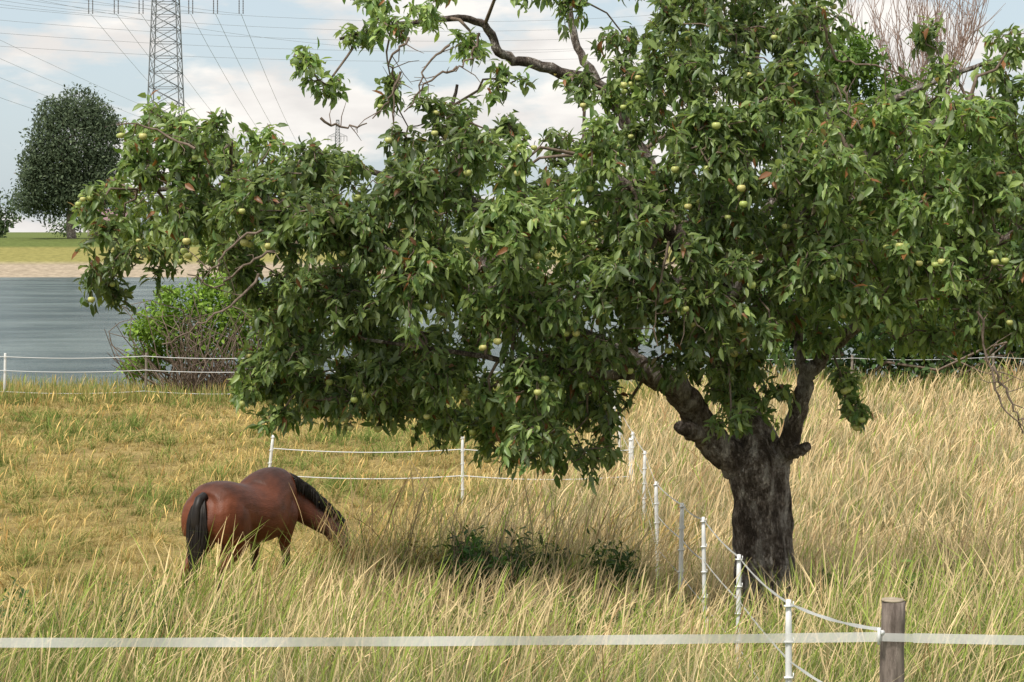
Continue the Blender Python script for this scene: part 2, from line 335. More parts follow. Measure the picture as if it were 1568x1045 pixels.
# hanging dead twigs
for P in ([(1005,530),(1003,470),(1015,420),(1025,370)],[(1080,510),(1050,480),(1015,478)],[(1568,660),(1530,610),(1510,540),(1500,480)],[(1600,640),(1560,640),(1545,600),(1520,560)],
          [(1400,130),(1340,100),(1280,90),(1260,40)],[(600,190),(605,130),(600,90),(625,60)],[(570,180),(600,150),(612,110)],[(690,110),(720,90),(735,55)],[(1320,200),(1300,170),(1296,130)],
          [(250,530),(300,500),(350,470),(400,420)],[(290,420),(330,440),(370,410),(420,380)],[(300,400),(330,410),(350,380),(400,350)],[(180,190),(240,200),(300,230)],[(560,190),(530,195),(490,185)],[(620,170),(660,120),(700,105)],[(640,150),(655,100),(690,70)]):
    PP=smooth_path([at(a,b_,17.4+rng.random()*.2) for a,b_ in P],5)
    PP+=rng.normal(size=PP.shape)*.012
    tw.add(*tube(PP,np.linspace(.006,.013,len(PP)),5,cap=False))
    for k in range(2,len(PP)-1,2):
        e=PP[k]+rng.normal(size=3)*.13; tw.add(*tube([PP[k],(PP[k]+e)/2+rng.normal(size=3)*.02,e],[.005,.004,.002],4,cap=False))
wood.obj('trunk_and_limbs',M_bark,tree); tw.obj('twigs',M_twig,tree)
# apples
M_apple=vcol_leaf('apple_skin',.35,0,.5)
ap=Acc()
us=np.linspace(0,math.pi,9); vs=np.arange(12)*2*math.pi/12
for c in apples:
    R=rng.uniform(.026,.040); V_=[]
    for a_ in us:
        rr=math.sin(a_)*R*1.04+.001; zz=math.cos(a_)*R*.92-(.35*R*math.exp(-(a_/.45)**2))
        for b_ in vs: V_.append((c[0]+rr*math.cos(b_),c[1]+rr*math.sin(b_),c[2]+zz))
    q=[(i*12+j,i*12+(j+1)%12,(i+1)*12+(j+1)%12,(i+1)*12+j) for i in range(8) for j in range(12)]
    g=rng.random(); ap.add(V_,q,np.array((.42,.50,.14))*(1-g)+np.array((.60,.54,.20))*g)
    ap.add(*tube([c+np.array([0,0,R*.6]),c+np.array([.005,0,R*1.5]),c+np.array([.012,0,R*2.2])],.003,4,cap=False),(.1,.08,.04))
ap.obj('apples',M_apple,tree)
# ---------------------------------------------------------------- GRASS
def sampleyd(n,y0,y1,p,wid=.31):
    g=np.linspace(y0,y1,400); pdf=g**p; cdf=np.cumsum(pdf); cdf/=cdf[-1]
    y=np.interp(rng.random(n),cdf,g); x=rng.uniform(-wid,wid,n)*y
    return x,y
def sig(v): return 1/(1+np.exp(-v))
def bladegrid(x,y,h,w,la,lm,T,P,cb,ct,hc=None,hT=.72):
    n=len(x); z=gz(x,y)-.02; fa=rng.uniform(0,math.pi,n); fx,fy=np.cos(fa),np.sin(fa)
    rows=[];cols=[]
    for t,p in zip(T,P):
        off=lm*h*t**1.8; zz=z+h*t/np.sqrt(1+(lm*t)**2)
        cx=x+np.cos(la)*off; cy=y+np.sin(la)*off
        for s in(-1,1): 
            rows.append(np.stack([cx+s*fx*w*p*.5,cy+s*fy*w*p*.5,zz],-1))
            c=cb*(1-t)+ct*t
            if hc is not None and t>hT: c=hc
            cols.append(c)
    V=np.stack(rows,1).reshape(-1,3); C=np.stack(cols,1).reshape(-1,3); m=2*len(T)
    q=np.array([(2*k,2*k+1,2*k+3,2*k+2) for k in range(len(T)-1)])
    return V,(q[None]+(np.arange(n)*m)[:,None,None]).reshape(-1,4),C
def fields(x,y):
    right=sig((x-(-1.9+(y-25)*.2))*1.6)        # tall pale grass on the right
    near=sig((19-y)/1.3)                       # greener foreground
    under=np.exp(-((np.abs(x-.0)/2.0)**2.5+(np.abs(y-23.8)/1.7)**2.5)) # rank growth below the crown, also mask for its painted shadow
    nz=sines(x,y,.9,21); nz2=sines(x,y,2.4,22); return right,near,under,nz,nz2
STRAW=np.array([.82,.63,.27]); PALE=np.array([.82,.69,.44]); GREEN=np.array([.19,.255,.065])
def make_grass(n,y0,y1,p,wbase,T,P,kind):
    x,y=sampleyd(n,y0,y1,p)
    if kind!='stem':
        k=rng.random(n)<.7; s=.46; gx=np.round(x/s)*s; gy=np.round(y/s)*s
        hsh=np.sin(gx*127.1+gy*311.7)*43758.5; hsh-=np.floor(hsh); jx=(hsh-.5)*s; hs2=np.sin(gx*269.5+gy*183.3)*43758.5; hs2-=np.floor(hs2); jy=(hs2-.5)*s
        x=np.where(k,gx+jx+rng.normal(size=n)*.075,x); y=np.where(k,gy+jy+rng.normal(size=n)*.075,y)
        tus=np.where(k,.72+.95*hs2*hsh,.8)
    else: k=np.zeros(n,bool); tus=np.ones(n); hsh=np.full(n,.5)
    right,near,under,nz,nz2=fields(x,y)
    left=(1-right)*(1-near)
    h=.24+.28*right+.10*near+.46*under+.12*nz*(.4+right)+.15*np.clip(nz2,-.5,2)
    hq=np.exp(-(((x+2.0)/.6)**2+((y-23.9)/1.0)**2)); h+=.55*hq         # taller tuft by its head
    hm=np.exp(-(((x+3.65)/1.0)**4+((y-22.0)/1.9)**4)); h*=1-.55*hm   # grazed behind the horse
    nm=np.exp(-(((x-.1)/1.2)**4+((y-21.4)/.9)**4)); h*=1-.35*nm
    tm_=np.exp(-(((x-2.53)/.9)**2+((y-18.7)/1.6)**2)); h*=1-.45*tm_
    fm_=np.exp(-((x-1.72)/.35)**2)*(y<24); h*=1-.5*fm_
    h=np.clip(h,.10,1.2)*rng.uniform(.45,1.25,n)*tus
    lm=np.abs(rng.normal(size=n))*(.45+1.1*left)+.15
    la=np.where(k,hsh*25+rng.normal(size=n)*1.3,np.where(rng.random(n)<.5,rng.uniform(0,6.28,n),rng.normal(size=n)*.7+.8*nz))
    patch=sig((nz2-.5)*7)*(1-.6*right)+sig((nz-.55)*7)*(1-.55*right)
    gmix=np.clip(.10+.24*near+.40*under+.52*patch+.60*near*(x<-2.0)+.50*near*(x>3.6)+.15*sig((16.5-y)*2)+.4*tm_,0,.95)
    isg=rng.random(n)<gmix
    st=STRAW*(1-right[:,None])+PALE*right[:,None]
    st=st*(1-.48*under[:,None]*np.array([1,.95,.9]))*(1-.35*hq[:,None]*np.array([.8,.95,.7]))*(1-.06*near[:,None]*np.array([1.1,.8,1.2]))  # straw darkened below the crown, its shadow painted into the blade colour
    st=st*(1+.14*sines(x,y,1.7,33))[:,None]*(.78+.44*np.abs(hsh-.0))[:,None]
    brown=(rng.random(n)<.07)[:,None]; st=np.where(brown,st*np.array([.6,.5,.45]),st)
    ct=np.where(isg[:,None],GREEN*rng.uniform(.6,2.0,(n,1))*(1-.4*under[:,None]),st*rng.uniform(.6,1.15,(n,1)))  # green tips take the same painted crown shadow
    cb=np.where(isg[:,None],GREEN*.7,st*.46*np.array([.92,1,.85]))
    w=wbase*(y/20)**.85*rng.uniform(.6,1.4,n)
    if kind=='stem':
        keep=rng.random(n)<np.clip(.14+.75*right+.3*near-.3*hm,0,1); h=h*1.25+(.13+.10*right)*(1-.7*hm); lm=np.abs(rng.normal(size=n))*.3+.15; la=rng.normal(size=n)*1.2+.1
        ct=np.where(rng.random(n)[:,None]<.15+.25*near[:,None],GREEN*1.8,st*rng.uniform(.75,1.15,(n,1))); hc=ct*np.array([1.02,.93,.82])*1.05
        a=[v[keep] for v in(x,y,h,w,la,lm)]
        return bladegrid(*a,T,P,cb[keep],ct[keep],hc[keep])
    return bladegrid(x,y,h,w,la,lm,T,P,cb,ct)
G=Acc()
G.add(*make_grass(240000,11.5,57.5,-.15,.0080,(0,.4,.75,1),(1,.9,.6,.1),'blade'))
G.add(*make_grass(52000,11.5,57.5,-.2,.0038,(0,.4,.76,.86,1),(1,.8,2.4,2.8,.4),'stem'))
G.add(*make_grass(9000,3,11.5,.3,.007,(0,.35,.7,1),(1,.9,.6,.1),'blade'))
# tall nodding seed heads near the camera and around the horse
def heads(n,y0,y1,xa,xb,h0,h1,hw=.010,col=PALE):
    x=rng.uniform(xa,xb,n); y=rng.uniform(y0,y1,n); h=rng.uniform(h0,h1,n); c=col*rng.uniform(.7,1.2,(n,1))
    fm_=(np.abs(x-1.7)<.25)&(y<19); h=np.where(fm_,h*.5,h)
    T=(0,.35,.62,.74,.80,.86,.92,1); P=(.35,.3,.22,.25,1,1.15,.8,.15)
    return bladegrid(x,y,h,np.full(n,hw),rng.normal(size=n)*.9+.1,rng.uniform(.25,.9,n),T,P,c*.5,c*.95,c*np.array([1.0,.9,.78]),hT=.76)
G.add(*heads(1100,12.5,17.5,-4.5,4.6,.55,.9)); G.add(*heads(400,18,22.5,-2.6,1.4,.6,.95,.012)); G.add(*heads(70,22.8,24,-4.4,-2.6,.4,.65,.012)); G.add(*heads(700,18,30,2.8,8,.6,1.0,.014))
G.add(*heads(380,23.3,26,-2.2,2.0,.8,1.3,.014,STRAW*.65)); G.add(*heads(200,23.0,25,-2.6,-1.5,.7,1.1,.014,STRAW*.5))
# long dry grass woven through the nettles
nn_=1900; x=rng.normal(size=nn_)*1.2+.05; y=rng.uniform(22.6,24.8,nn_); gsel=rng.random((nn_,1))
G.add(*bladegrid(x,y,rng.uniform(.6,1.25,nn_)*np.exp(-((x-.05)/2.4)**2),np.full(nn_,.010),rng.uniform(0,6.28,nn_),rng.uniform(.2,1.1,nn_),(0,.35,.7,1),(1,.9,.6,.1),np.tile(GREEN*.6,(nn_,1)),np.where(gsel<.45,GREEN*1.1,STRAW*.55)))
# river bank fringe
x,y=sampleyd(9000,56.5,59.5,0); h=rng.uniform(.2,.65,9000)
G.add(*bladegrid(x,y,h,np.full(9000,.02),rng.uniform(0,6,9000),np.abs(rng.normal(size=9000))*.3,(0,.35,.7,1),(1,.9,.6,.1),np.tile(GREEN*.7,(9000,1)),np.where(rng.random((9000,1))<.5,GREEN*1.5,STRAW*.8)))
# taller growth along the riverside fence
nn_=9000; x=rng.uniform(-17,17,nn_); y=rng.uniform(52.5,56,nn_); rgt=sig((x-3)*1.0); h=rng.uniform(.25,.6,nn_)*(1+.7*rgt); gsel=rng.random((nn_,1))
G.add(*bladegrid(x,y,h,np.full(nn_,.018),rng.uniform(0,6,nn_),np.abs(rng.normal(size=nn_))*.3,(0,.35,.7,1),(1,.9,.6,.1),np.tile(GREEN*.7,(nn_,1)),np.where(gsel<.4,GREEN*1.6,STRAW*.9)))
G.obj('meadow_grass',M_grass,None,False)
# ---------------------------------------------------------------- shrubs / weeds
def foliage_mass(name,lobes,n,Lr,c1,c2,mat,parent=None,rust=0,pw=.3,droop=.2,down=-.2,wr=.5,var=.25):
    w=np.array([l[3]*l[4]+l[3]*l[5] for l in lobes]); idx=rng.choice(len(lobes),n,p=w/w.sum()); Lb=np.array(lobes)[idx]
    o_=rnd(n); r_=rng.random(n)[:,None]**pw; 
    P=Lb[:,:3]+o_*Lb[:,3:6]*r_*(1+.15*rng.normal(size=(n,1)))
    keep=sines(P[:,0]/Lr[1]*.25,P[:,2]/Lr[1]*.25,1.,8)+sines(P[:,1]/Lr[1]*.2,P[:,2]/Lr[1]*.3,1.,9)>-1.3
    P=P[keep]; o_=o_[keep]; n=len(P)
    L=rng.uniform(*Lr,n); D=o_*.5+rng.normal(size=(n,3))*.6+np.array([0,0,down]); Nn=o_*.5+np.array([0,0,.8])+rng.normal(size=(n,3))*.4
    V,Q,m=leaves(P,D,Nn,L,L*wr,np.full(n,droop)); c=leafcols(n,m,c1,c2,rust,var=var)
    return mesh_obj(name,V,Q,mat,c,parent,True)
def stems(name,bases,tips,r,mat,parent,sides=4,bend=.15):
    a=Acc()
    for s,e in zip(bases,tips):
        s=np.array(s,float);e=np.array(e,float);L=np.linalg.norm(e-s);t=np.linspace(0,1,7)[:,None]
        p=s*(1-t)+e*t+rng.normal(size=(1,3))*bend*L*np.sin(t*math.pi); p[1:-1]+=rng.normal(size=(5,3))*.02*L
        a.add(*tube(p,np.linspace(r,r*.3,7),sides,cap=False))
    return a.obj(name,mat,parent)
# river-bank bush
bb=empty('riverbank_bush')
x0=(285-784)*57/F
lob=[(x0+dx,57+rng.uniform(-.6,.6),z_,r1,.9,r2) for dx,z_,r1,r2 in((-1.0,1.2,.6,.8),(-.6,2.1,.7,.6),(.3,2.5,.9,.8),(1.3,2.4,.9,.8),(1.5,1.5,1,.8),(.2,1.5,1.0,.9),(-1.5,.7,.5,.4),(-.5,2.8,.35,.3),(2.2,2.6,.8,1.0),(2.8,1.6,.8,1),(-1.3,1.8,.35,.3),(.9,3.1,.5,.35))]
foliage_mass('leaves',lob,8500,(.10,.2),(.13,.22,.03),(.29,.42,.07),M_leaf2,bb,pw=.6)
stems('stems',[(x0+rng.uniform(-.8,1.6),57,-.1) for _ in range(60)],[(x0+rng.uniform(-2.3,2.4),57+rng.uniform(-1,.3),rng.uniform(.4,3)) for _ in range(60)],.03,M_twig,bb)
# dead bush in front
db=empty('dead_bush')
bs=[];ts=[]
for k in range(130):
    xx_=x0+rng.uniform(-.2,2.3); bs.append((xx_+rng.uniform(-.2,.2),55.6,.0)); ts.append((xx_+rng.uniform(-1.5,1.2),55.6+rng.uniform(-.5,.5),rng.uniform(.4,2.7)))
stems('twigs',bs,ts,.024,M_twig,db,bend=.22)
# hedge right
hd=empty('hedgerow')
lob=[(x_,rng.uniform(55,58),z_+rng.uniform(-.3,.3),1.5,1.3,1.2) for x_ in np.arange(7.5,26,1.3) for z_ in(.9,2.2,3.3)]
foliage_mass('leaves',lob,30000,(.14,.3),(.04,.08,.025),(.11,.18,.05),M_leaf2,hd,pw=.4)
stems('stems',[(rng.uniform(8,25),56.5,-.1) for _ in range(60)],[(rng.uniform(8,25),56+rng.uniform(-1,1),rng.uniform(2,4)) for _ in range(60)],.05,M_twig,hd)
# background trees behind crown, upper right
bt=empty('background_tree')
def atv(u,v,d): return tuple(at(u,v,d))
BD=57
lob=[(*atv(u,v,BD),r1*BD/F,1.2,r2*BD/F) for u,v,r1,r2 in((1300,95,50,50),(1370,170,60,60),(1260,190,60,70),(1450,210,60,60),(1530,260,70,70),(1340,300,100,90),(1480,350,100,80),(1620,300,100,120),(1240,320,60,60))]
foliage_mass('leaves',lob,24000,(.14,.26),(.08,.15,.03),(.20,.30,.07),M_leaf2,bt,pw=.45)
tA=Acc(); b0=at(1440,355,BD); b0[2]=0
tA.add(*tube(smooth_path([b0+np.array([0,0,-.1]),b0+np.array([.1,0,2]),at(1420,300,BD),at(1390,150,BD)],5),np.linspace(.25,.06,16),10)); 
for u,v in((1300,110),(1540,240),(1340,250),(1480,180),(1620,280)):
    tA.add(*tube(smooth_path([b0+np.array([.1,0,2.4]),(b0+at(u,v,BD))/2+np.array([0,0,1.3]),at(u,v,BD)],5),np.linspace(.1,.02,11),6))
tA.obj('trunk',M_bark,bt)
# bare tree with reddish upright twigs
M_red=simple('bare_twig_bark',(.30,.21,.17),.9,.1,nscale=6,ncol=(.42,.31,.26))
rt=empty('bare_tree'); A=Acc(); BD=58
rb=at(1420,355,BD); rb[2]=0
top=at(1410,190,BD); A.add(*tube([rb,(rb+top)/2+np.array([.1,0,0]),top],[.2,.15,.1],8))
for k in range(44):
    u=1285+rng.random()*225; s=top+np.array([(u-1410)*.4/53,rng.uniform(-.6,.6),rng.uniform(-.6,1.2)])
    e=at(u,rng.uniform(-50,60),BD+rng.uniform(-.6,.6)); mid=s*.5+e*.5+np.array([(u-1400)/53*.12,0,-.1])
    p=smooth_path([top*.6+s*.4,s,mid,e],5); p[1:]+=rng.normal(size=(len(p)-1,3))*.04
    A.add(*tube(p,np.linspace(.026,.009,len(p)),5,cap=False))
    for q_ in range(11):
        i0=rng.integers(6,len(p)-1); e2=p[i0]+np.array([rng.normal()*.35,rng.normal()*.35,rng.uniform(.5,1.5)])
        A.add(*tube([p[i0],(p[i0]+e2)/2+np.array([rng.normal()*.05,0,-.06]),e2],[.010,.008,.005],4,cap=False))
A.obj('branches',M_red,rt)
# weeds
def weed(name,x,y,rx,h,n,c1,c2,Lr=(.06,.13),ry=.3):
    e=empty(name); z=float(gz(np.array([x]),np.array([y]))[0])
    lob=[]
    for _ in range(17):
        lx=rng.uniform(-rx,rx)*.85; hh=h*(1-.45*(lx/rx)**2)*rng.uniform(.55,1.05); lob.append((x+lx,y+rng.uniform(-ry,ry),z+hh*.55,rx*rng.uniform(.12,.26),.25,hh*.45))
    foliage_mass('leaves',lob,n,Lr,c1,c2,M_leaf2,e,pw=.6,wr=.36)
    bs=[(x+rng.uniform(-rx,rx)*.9,y+rng.uniform(-ry,ry),z-.02) for _ in range(40)]
    stems('stems',bs,[(a+rng.normal()*.12,b_+rng.normal()*.1,z+h*rng.uniform(.6,1.1)) for a,b_,c_ in bs],.006,M_twig,e,bend=.05)
weed('nettle_patch',.25,22.5,1.3,1.2,5600,(.035,.065,.02),(.11,.16,.045),ry=.5)
weed('nettle_patch',-.3,22.0,.42,1.15,1700,(.03,.08,.02),(.08,.16,.035))
weed('sorrel_patch',-1.0,22.7,.7,.95,1300,(.16,.12,.045),(.27,.19,.07),(.05,.1))
weed('thistle_patch',-3.3,18.4,.9,.75,2200,(.07,.125,.04),(.17,.26,.08),(.05,.1))
weed('thistle_patch',-4.1,16.8,.8,.85,2300,(.07,.125,.04),(.17,.26,.08),(.05,.1))
weed('thistle_patch',-2.9,16.2,.6,.75,1500,(.07,.125,.04),(.17,.26,.08),(.05,.1))
weed('dock_patch',5.1,20.0,1.0,1.0,4200,(.07,.13,.03),(.19,.28,.08))
weed('dock_patch',3.5,18.6,.7,.8,2100,(.08,.145,.03),(.21,.30,.08))
weed('dock_patch',2.6,17.2,.6,.6,1500,(.08,.145,.03),(.21,.30,.08))
weed('dock_patch',3.9,15.8,.6,.75,1500,(.08,.145,.03),(.21,.30,.08))
weed('dock_patch',-.6,17.2,.9,.65,1700,(.08,.13,.03),(.18,.26,.07))
weed('dock_patch',.7,17.8,.8,.62,1500,(.08,.13,.03),(.18,.26,.07))
weed('nettle_patch',3.05,19.5,.3,.75,800,(.06,.12,.03),(.16,.24,.06))
weed('nettle_patch',2.25,19.2,.25,.5,400,(.06,.12,.03),(.16,.24,.06))
# ---------------------------------------------------------------- far bank
ft=empty('poplar_tree'); D=400; tx=(110-784)*D/F
lob=[]
for dx,z_,r1,r2 in ((0,19,6.5,8),(-3,13,6.5,7),(4,13,6,7),(-5.5,10,4,6),(6,18,3.6,5),(1,26,4.5,4.5),(-5,19,4,5.5),(4.5,24,3.6,4),(-3.5,25,3.5,3.5),(7,12,3,5),(-1,9,7,4.5),(3,9.5,5.5,4),(-7.5,14,2.5,4),(7.5,22,2,3),(-8,8,3,3.5),(8,8,2.5,3)):
    lob.append((tx+dx,D+rng.uniform(-3,3),3.3+z_,r1,6,r2))
foliage_mass('leaves',lob,32000,(.4,.9),(.09,.125,.075),(.17,.21,.12),M_far,ft,pw=.28,var=.12)  # leaf colours lightened to paint in slight distance haze
A=Acc(); A.add(*tube(smooth_path([(tx,D,3),(tx-.3,D,8),(tx+.3,D,18),(tx,D,28)],5),np.linspace(1.0,.25,16),10))
for k in range(9): 
    h0=rng.uniform(7,22); A.add(*tube([(tx,D,h0),(tx+rng.normal()*2,D+rng.normal()*2,h0+3),(tx+rng.normal()*5,D+rng.normal()*3,h0+7)],[.4,.25,.1],6))
A.obj('trunk',M_bark,ft)
fb=[(-109,420,8,4.5,4,6),(-106,420,6.5,3.5,4,4),(-104,421,5,2.5,3,2.5),(-113,420,7,5,4,6),(-120,420,7,6,4,6),(-128,421,6,6,4,5),(-138,421,7,6,4,6),(-107,420,4.5,5,4,2.5)]
for k in range(3,60):
    x_=-128+k*6+rng.uniform(-3,3); hgt=rng.uniform(4,8); fb.append((x_,490+rng.uniform(-8,8),3.3+hgt*.5,5,4,hgt*.55))
foliage_mass('distant_tree_line',fb,34000,(.5,1.1),(.07,.11,.05),(.15,.2,.09),M_far,None,pw=.35,var=.12)
# distant house
hx,hy=(168-784)*470/F,470
ho=empty('distant_house')
M_wall=simple('render_wall',(.5,.42,.42),.8,.2,nscale=1,ncol=(.55,.48,.47)); M_roof=simple('roof_tiles',(.25,.15,.17),.8,.2,nscale=3,ncol=(.3,.2,.2)); M_win=simple('window_glass',(.04,.05,.06),.2,.5,nscale=2,ncol=(.06,.07,.08))
V_,Q_=box(hx,hy,5.3,9,7,4); mesh_obj('walls',V_,Q_,M_wall,parent=ho)
mesh_obj('roof',[(hx-4.9,hy-4,7.2),(hx+4.9,hy-4,7.2),(hx+4.9,hy,10),(hx-4.9,hy,10),(hx-4.9,hy+4,7.2),(hx+4.9,hy+4,7.2)],[(0,1,2,3),(3,2,5,4)],M_roof,parent=ho)
A=Acc()
for dx in(-3,-.0,3): A.add(*box(hx+dx,hy-3.52,5.6,1.1,.1,1.4))
A.obj('windows',M_win,ho,False)
# ---------------------------------------------------------------- pylons
def pylon(name,px,py,H,wb,wt,arms,r):
    p=empty(name); A=Acc(); zb=3.3
    def half(z): t=min(1,(z-zb)/(H-zb)); return (wb*(1-t)**1.0+wt*t)/2
    z=zb; lev=[z]
    while z<H: z+=max(2.5,half(z)*1.05); lev.append(min(z,H))
    for sx,sy in((-1,-1),(1,-1),(1,1),(-1,1)):
        A.add(*tube([(px+sx*half(q),py+sy*half(q),q) for q in lev],r*1.6,4))
    for a_,b_ in zip(lev[:-1],lev[1:]):
        ha,hb=half(a_),half(b_)
        for (s1,s2) in(((-1,-1),(1,-1)),((1,-1),(1,1)),((1,1),(-1,1)),((-1,1),(-1,-1))):
            A.add(*tube([(px+s1[0]*ha,py+s1[1]*ha,a_),(px+s2[0]*hb,py+s2[1]*hb,b_)],r,3)); A.add(*tube([(px+s2[0]*ha,py+s2[1]*ha,a_),(px+s1[0]*hb,py+s1[1]*hb,b_)],r,3))
            A.add(*tube([(px+s1[0]*hb,py+s1[1]*hb,b_),(px+s2[0]*hb,py+s2[1]*hb,b_)],r,3))
    ins=Acc()
    for az,al in arms:
        for s in(-1,1):
            for yo in(-1,1):
                A.add(*tube([(px+s*half(az),py+yo*half(az),az),(px+s*al,py,az)],r,3)); A.add(*tube([(px+s*half(az),py+yo*half(az),az+3),(px+s*al,py,az)],r,3))
            for k in range(8):
                x1=half(az)+(al-half(az))*k/8; x2=half(az)+(al-half(az))*(k+1)/8
                A.add(*tube([(px+s*x1,py,az+3*(1-k/8)),(px+s*x2,py,az)],r*.8,3))
            for f in(.33,.66,1):
                xi=px+s*al*f; zz=np.linspace(az,az-4.4,23)
                for o2 in(-.45,.45): ins.add(*tube([(xi+o2,py,q) for q in zz],[.06 if i%2 else .16 for i in range(23)],6))
    A.obj('lattice',M_steel,p); ins.obj('insulators',simple('insulator_ceramic',(.12,.11,.11),.4,.4,nscale=3,ncol=(.16,.15,.15)),p)
D1=450; p1=(254-784)*D1/F
pylon('electricity_pylon',p1,D1,74,9.2,4.0,[(58.2,17.0),(70,12)],.085)
D2=1700; p2=(517-784)*D2/F; pylon('electricity_pylon',p2,D2,100,9,2.4,[(72,12),(86,8)],.12)
cb=empty('power_lines'); A=Acc()
def cable(a,b_,sag,r=.05):
    a=np.array(a,float);b_=np.array(b_,float);t=np.linspace(0,1,30)[:,None]; p=a*(1-t)+b_*t; p[:,2]-=(4*sag*t*(1-t))[:,0]; A.add(*tube(p,r,4,cap=False))
for s in(-1,1):
    for f in(.33,.66,1):
        xi=p1+s*17*f; cable((xi,D1,53.8),(p2+s*12*f,D2,67.6),30,.05); cable((xi,D1,53.8),(xi-60,60,54),8,.03)
for k in range(5): cable((-150,360+k*4,43+k*3.4),(60,520+k*4,52+k*3.2),5+.6*k,.03)
for k in range(4): cable((-115-k*3,330,38+k*6),(p2-12+k*8,D2,67),14,.04)
cable((-118,380,55),(30,600,60),7,.03)
A.obj('cables',M_cable,cb)
# ---------------------------------------------------------------- fences
def white_post(px,py,hgt,parent,lean=(0,0),w=.034,name='post'):
    z=float(gz(np.array([px]),np.array([py]))[0]); A=Acc()
    n_=9; t=np.linspace(0,1,n_); P=[(px+lean[0]*q,py+lean[1]*q,z-.15+(hgt+.15)*q) for q in t]
    A.add(*tube(P,[w*.5]*(n_-1)+[w*.38],8)); 
    for hh in(1,.82,.64,.46,.28):
        q=hh*.97; cx,cy,cz=px+lean[0]*q,py+lean[1]*q,z+hgt*q
        V_,Q_=box(cx,cy-.012,cz,w*1.45,.03,.008); A.add(V_,Q_); V_,Q_=box(cx+w*.62,cy-.024,cz+.014,.006,.01,.03); A.add(V_,Q_)
    A.obj(name,M_white,parent); return np.array([px+lean[0],py+lean[1],z+hgt]),z
def ribbon(A,pts,hgt,tw_=0):
    pts=np.asarray(pts,float); V=[];n_=len(pts)
    for i,p in enumerate(pts):
        a_=tw_*math.sin(i*.9); V.append(p+np.array([0,math.sin(a_),math.cos(a_)])*hgt/2); V.append(p-np.array([0,math.sin(a_),math.cos(a_)])*hgt/2)
    A.add(V,[(2*i,2*i+1,2*i+3,2*i+2) for i in range(n_-1)])
def span(a,b_,sag,n_=14):
    t=np.linspace(0,1,n_)[:,None]; p=np.array(a)*(1-t)+np.array(b_)*t; p[:,2]-=(4*sag*t*(1-t))[:,0]; return p
fl=empty('electric_fence')
line=[(1.57,11.3,1.16),(1.70,15,1.17),(1.74,17.9,1.3),(1.85,22,1.36),(1.88,25.6,1.4),(1.98,30,1.3),(1.96,33,1.3),(2.03,37.3,1.3),(2.19,42.8,1.3),(2.41,50.3,1.3),(2.5,54,1.3)]
tops=[];zs=[]
for k,(a_,b_,hg) in enumerate(line):
    t_,z_=white_post(a_,b_,hg,fl,((0,.01,-.02,.03,-.03,.02,.04,-.02,.02,-.02,0)[k],0),.038 if b_<20 else .05); tops.append(t_);zs.append(z_)
R=Acc()
wt=np.array([1.80,9.6,2.68])
for hh in(1.0,.72,.42):
    prev=wt if hh==1.0 else (wt+np.array([0,0,-.4]) if hh>.6 else None)
    for t_,z_ in zip(tops,zs):
        c=np.array([t_[0],t_[1],z_+(t_[2]-z_)*hh-.02])
        if prev is not None:
            w_=.02 if t_[1]<30 else .028
            ribbon(R,span(prev,c,.01+.02*rng.random()),w_,.9)
        prev=c
R.obj('tape_and_ropes',M_rope,fl)
# cross fence in the meadow
cf=empty('electric_fence'); R=Acc(); pv=None
for a_,b_,ln in((-4.1,33,.14),(-.82,33,0),(1.96,33,0)):
    t_,z_=white_post(a_,b_,1.22 if a_<1 else 1.2,cf,(ln,0),.05)
    if pv is not None and a_>-4:
        for hh in(.8,.45): R.add(*tube(span((pv[0],pv[1],pv[3]+1.25*hh),(t_[0],t_[1],z_+1.25*hh),.06),.009,5,cap=False))
    pv=(*t_,z_)
R.obj('ropes',M_rope,cf)
# riverside fence
rf=empty('riverside_fence'); R=Acc(); pv=None
M_gpost=simple('weathered_post',(.16,.13,.10),.9,.1,nscale=10,ncol=(.28,.24,.2),bump=.5)
for k,a_ in enumerate(np.arange(-25.4,27,3.85)):
    z_=float(gz(np.array([a_]),np.array([54.3]))[0])
    o_=Acc(); o_.add(*tube([(a_,54.3,z_-.2),(a_+.02,54.3,.6),(a_+.03,54.3,z_+1.26),(a_+.03,54.3,z_+1.29)],[.04,.038,.036,.03],8)); o_.obj('post',M_gpost if k!=3 else M_white,rf)
    if pv is not None:
        lv=(1.2,.82,.25) if a_<3 else (1.2,)
        for hh in lv: R.add(*tube(span((pv[0],54.24,pv[1]+hh),(a_,54.24,z_+hh),.05+.04*rng.random()),.010 if a_<3 else .007,5,cap=False))
    pv=(a_,z_)
R.obj('ropes',M_rope,rf)
# foreground tape fence
ff=empty('tape_fence')
M_wood=simple('post_wood',(.12,.095,.08),.85,.15,nscale=9,ncol=(.33,.27,.23),bump=.8,mapscale=(3,3,.5))
M_end=simple('post_top',(.33,.27,.19),.8,.15,nscale=25,ncol=(.45,.38,.28),bump=.3)
for px_ in(1.835,-6.4,8.6):
    z0=float(gz(np.array([px_]),np.array([9.6]))[0]); P=[(px_+.004*math.sin(k),9.6,z0-.3+(2.82-z0+.3)*k/14) for k in range(15)]
    V_,Q_=tube(P,[.061,.06,.059,.06,.061,.059,.058,.059,.057,.058,.057,.058,.057,.057,.056],20,rn=.02); A=Acc(); A.add(V_,Q_); A.obj('post',M_wood,ff)
    A=Acc(); A.add(*tube([(px_,9.6,2.8205),(px_,9.6,2.828),(px_,9.6,2.8295)],[.055,.053,.045],20)); A.obj('post_top',M_end,ff)
    A=Acc(); A.add(*tube([(px_-.055,9.54,2.68),(px_-.075,9.53,2.68)],.012,8)); A.add(*box(px_-.08,9.525,2.665,.012,.02,.08)); A.obj('insulator',M_white,ff)
tm,nt,b,o=newmat('fence_tape')
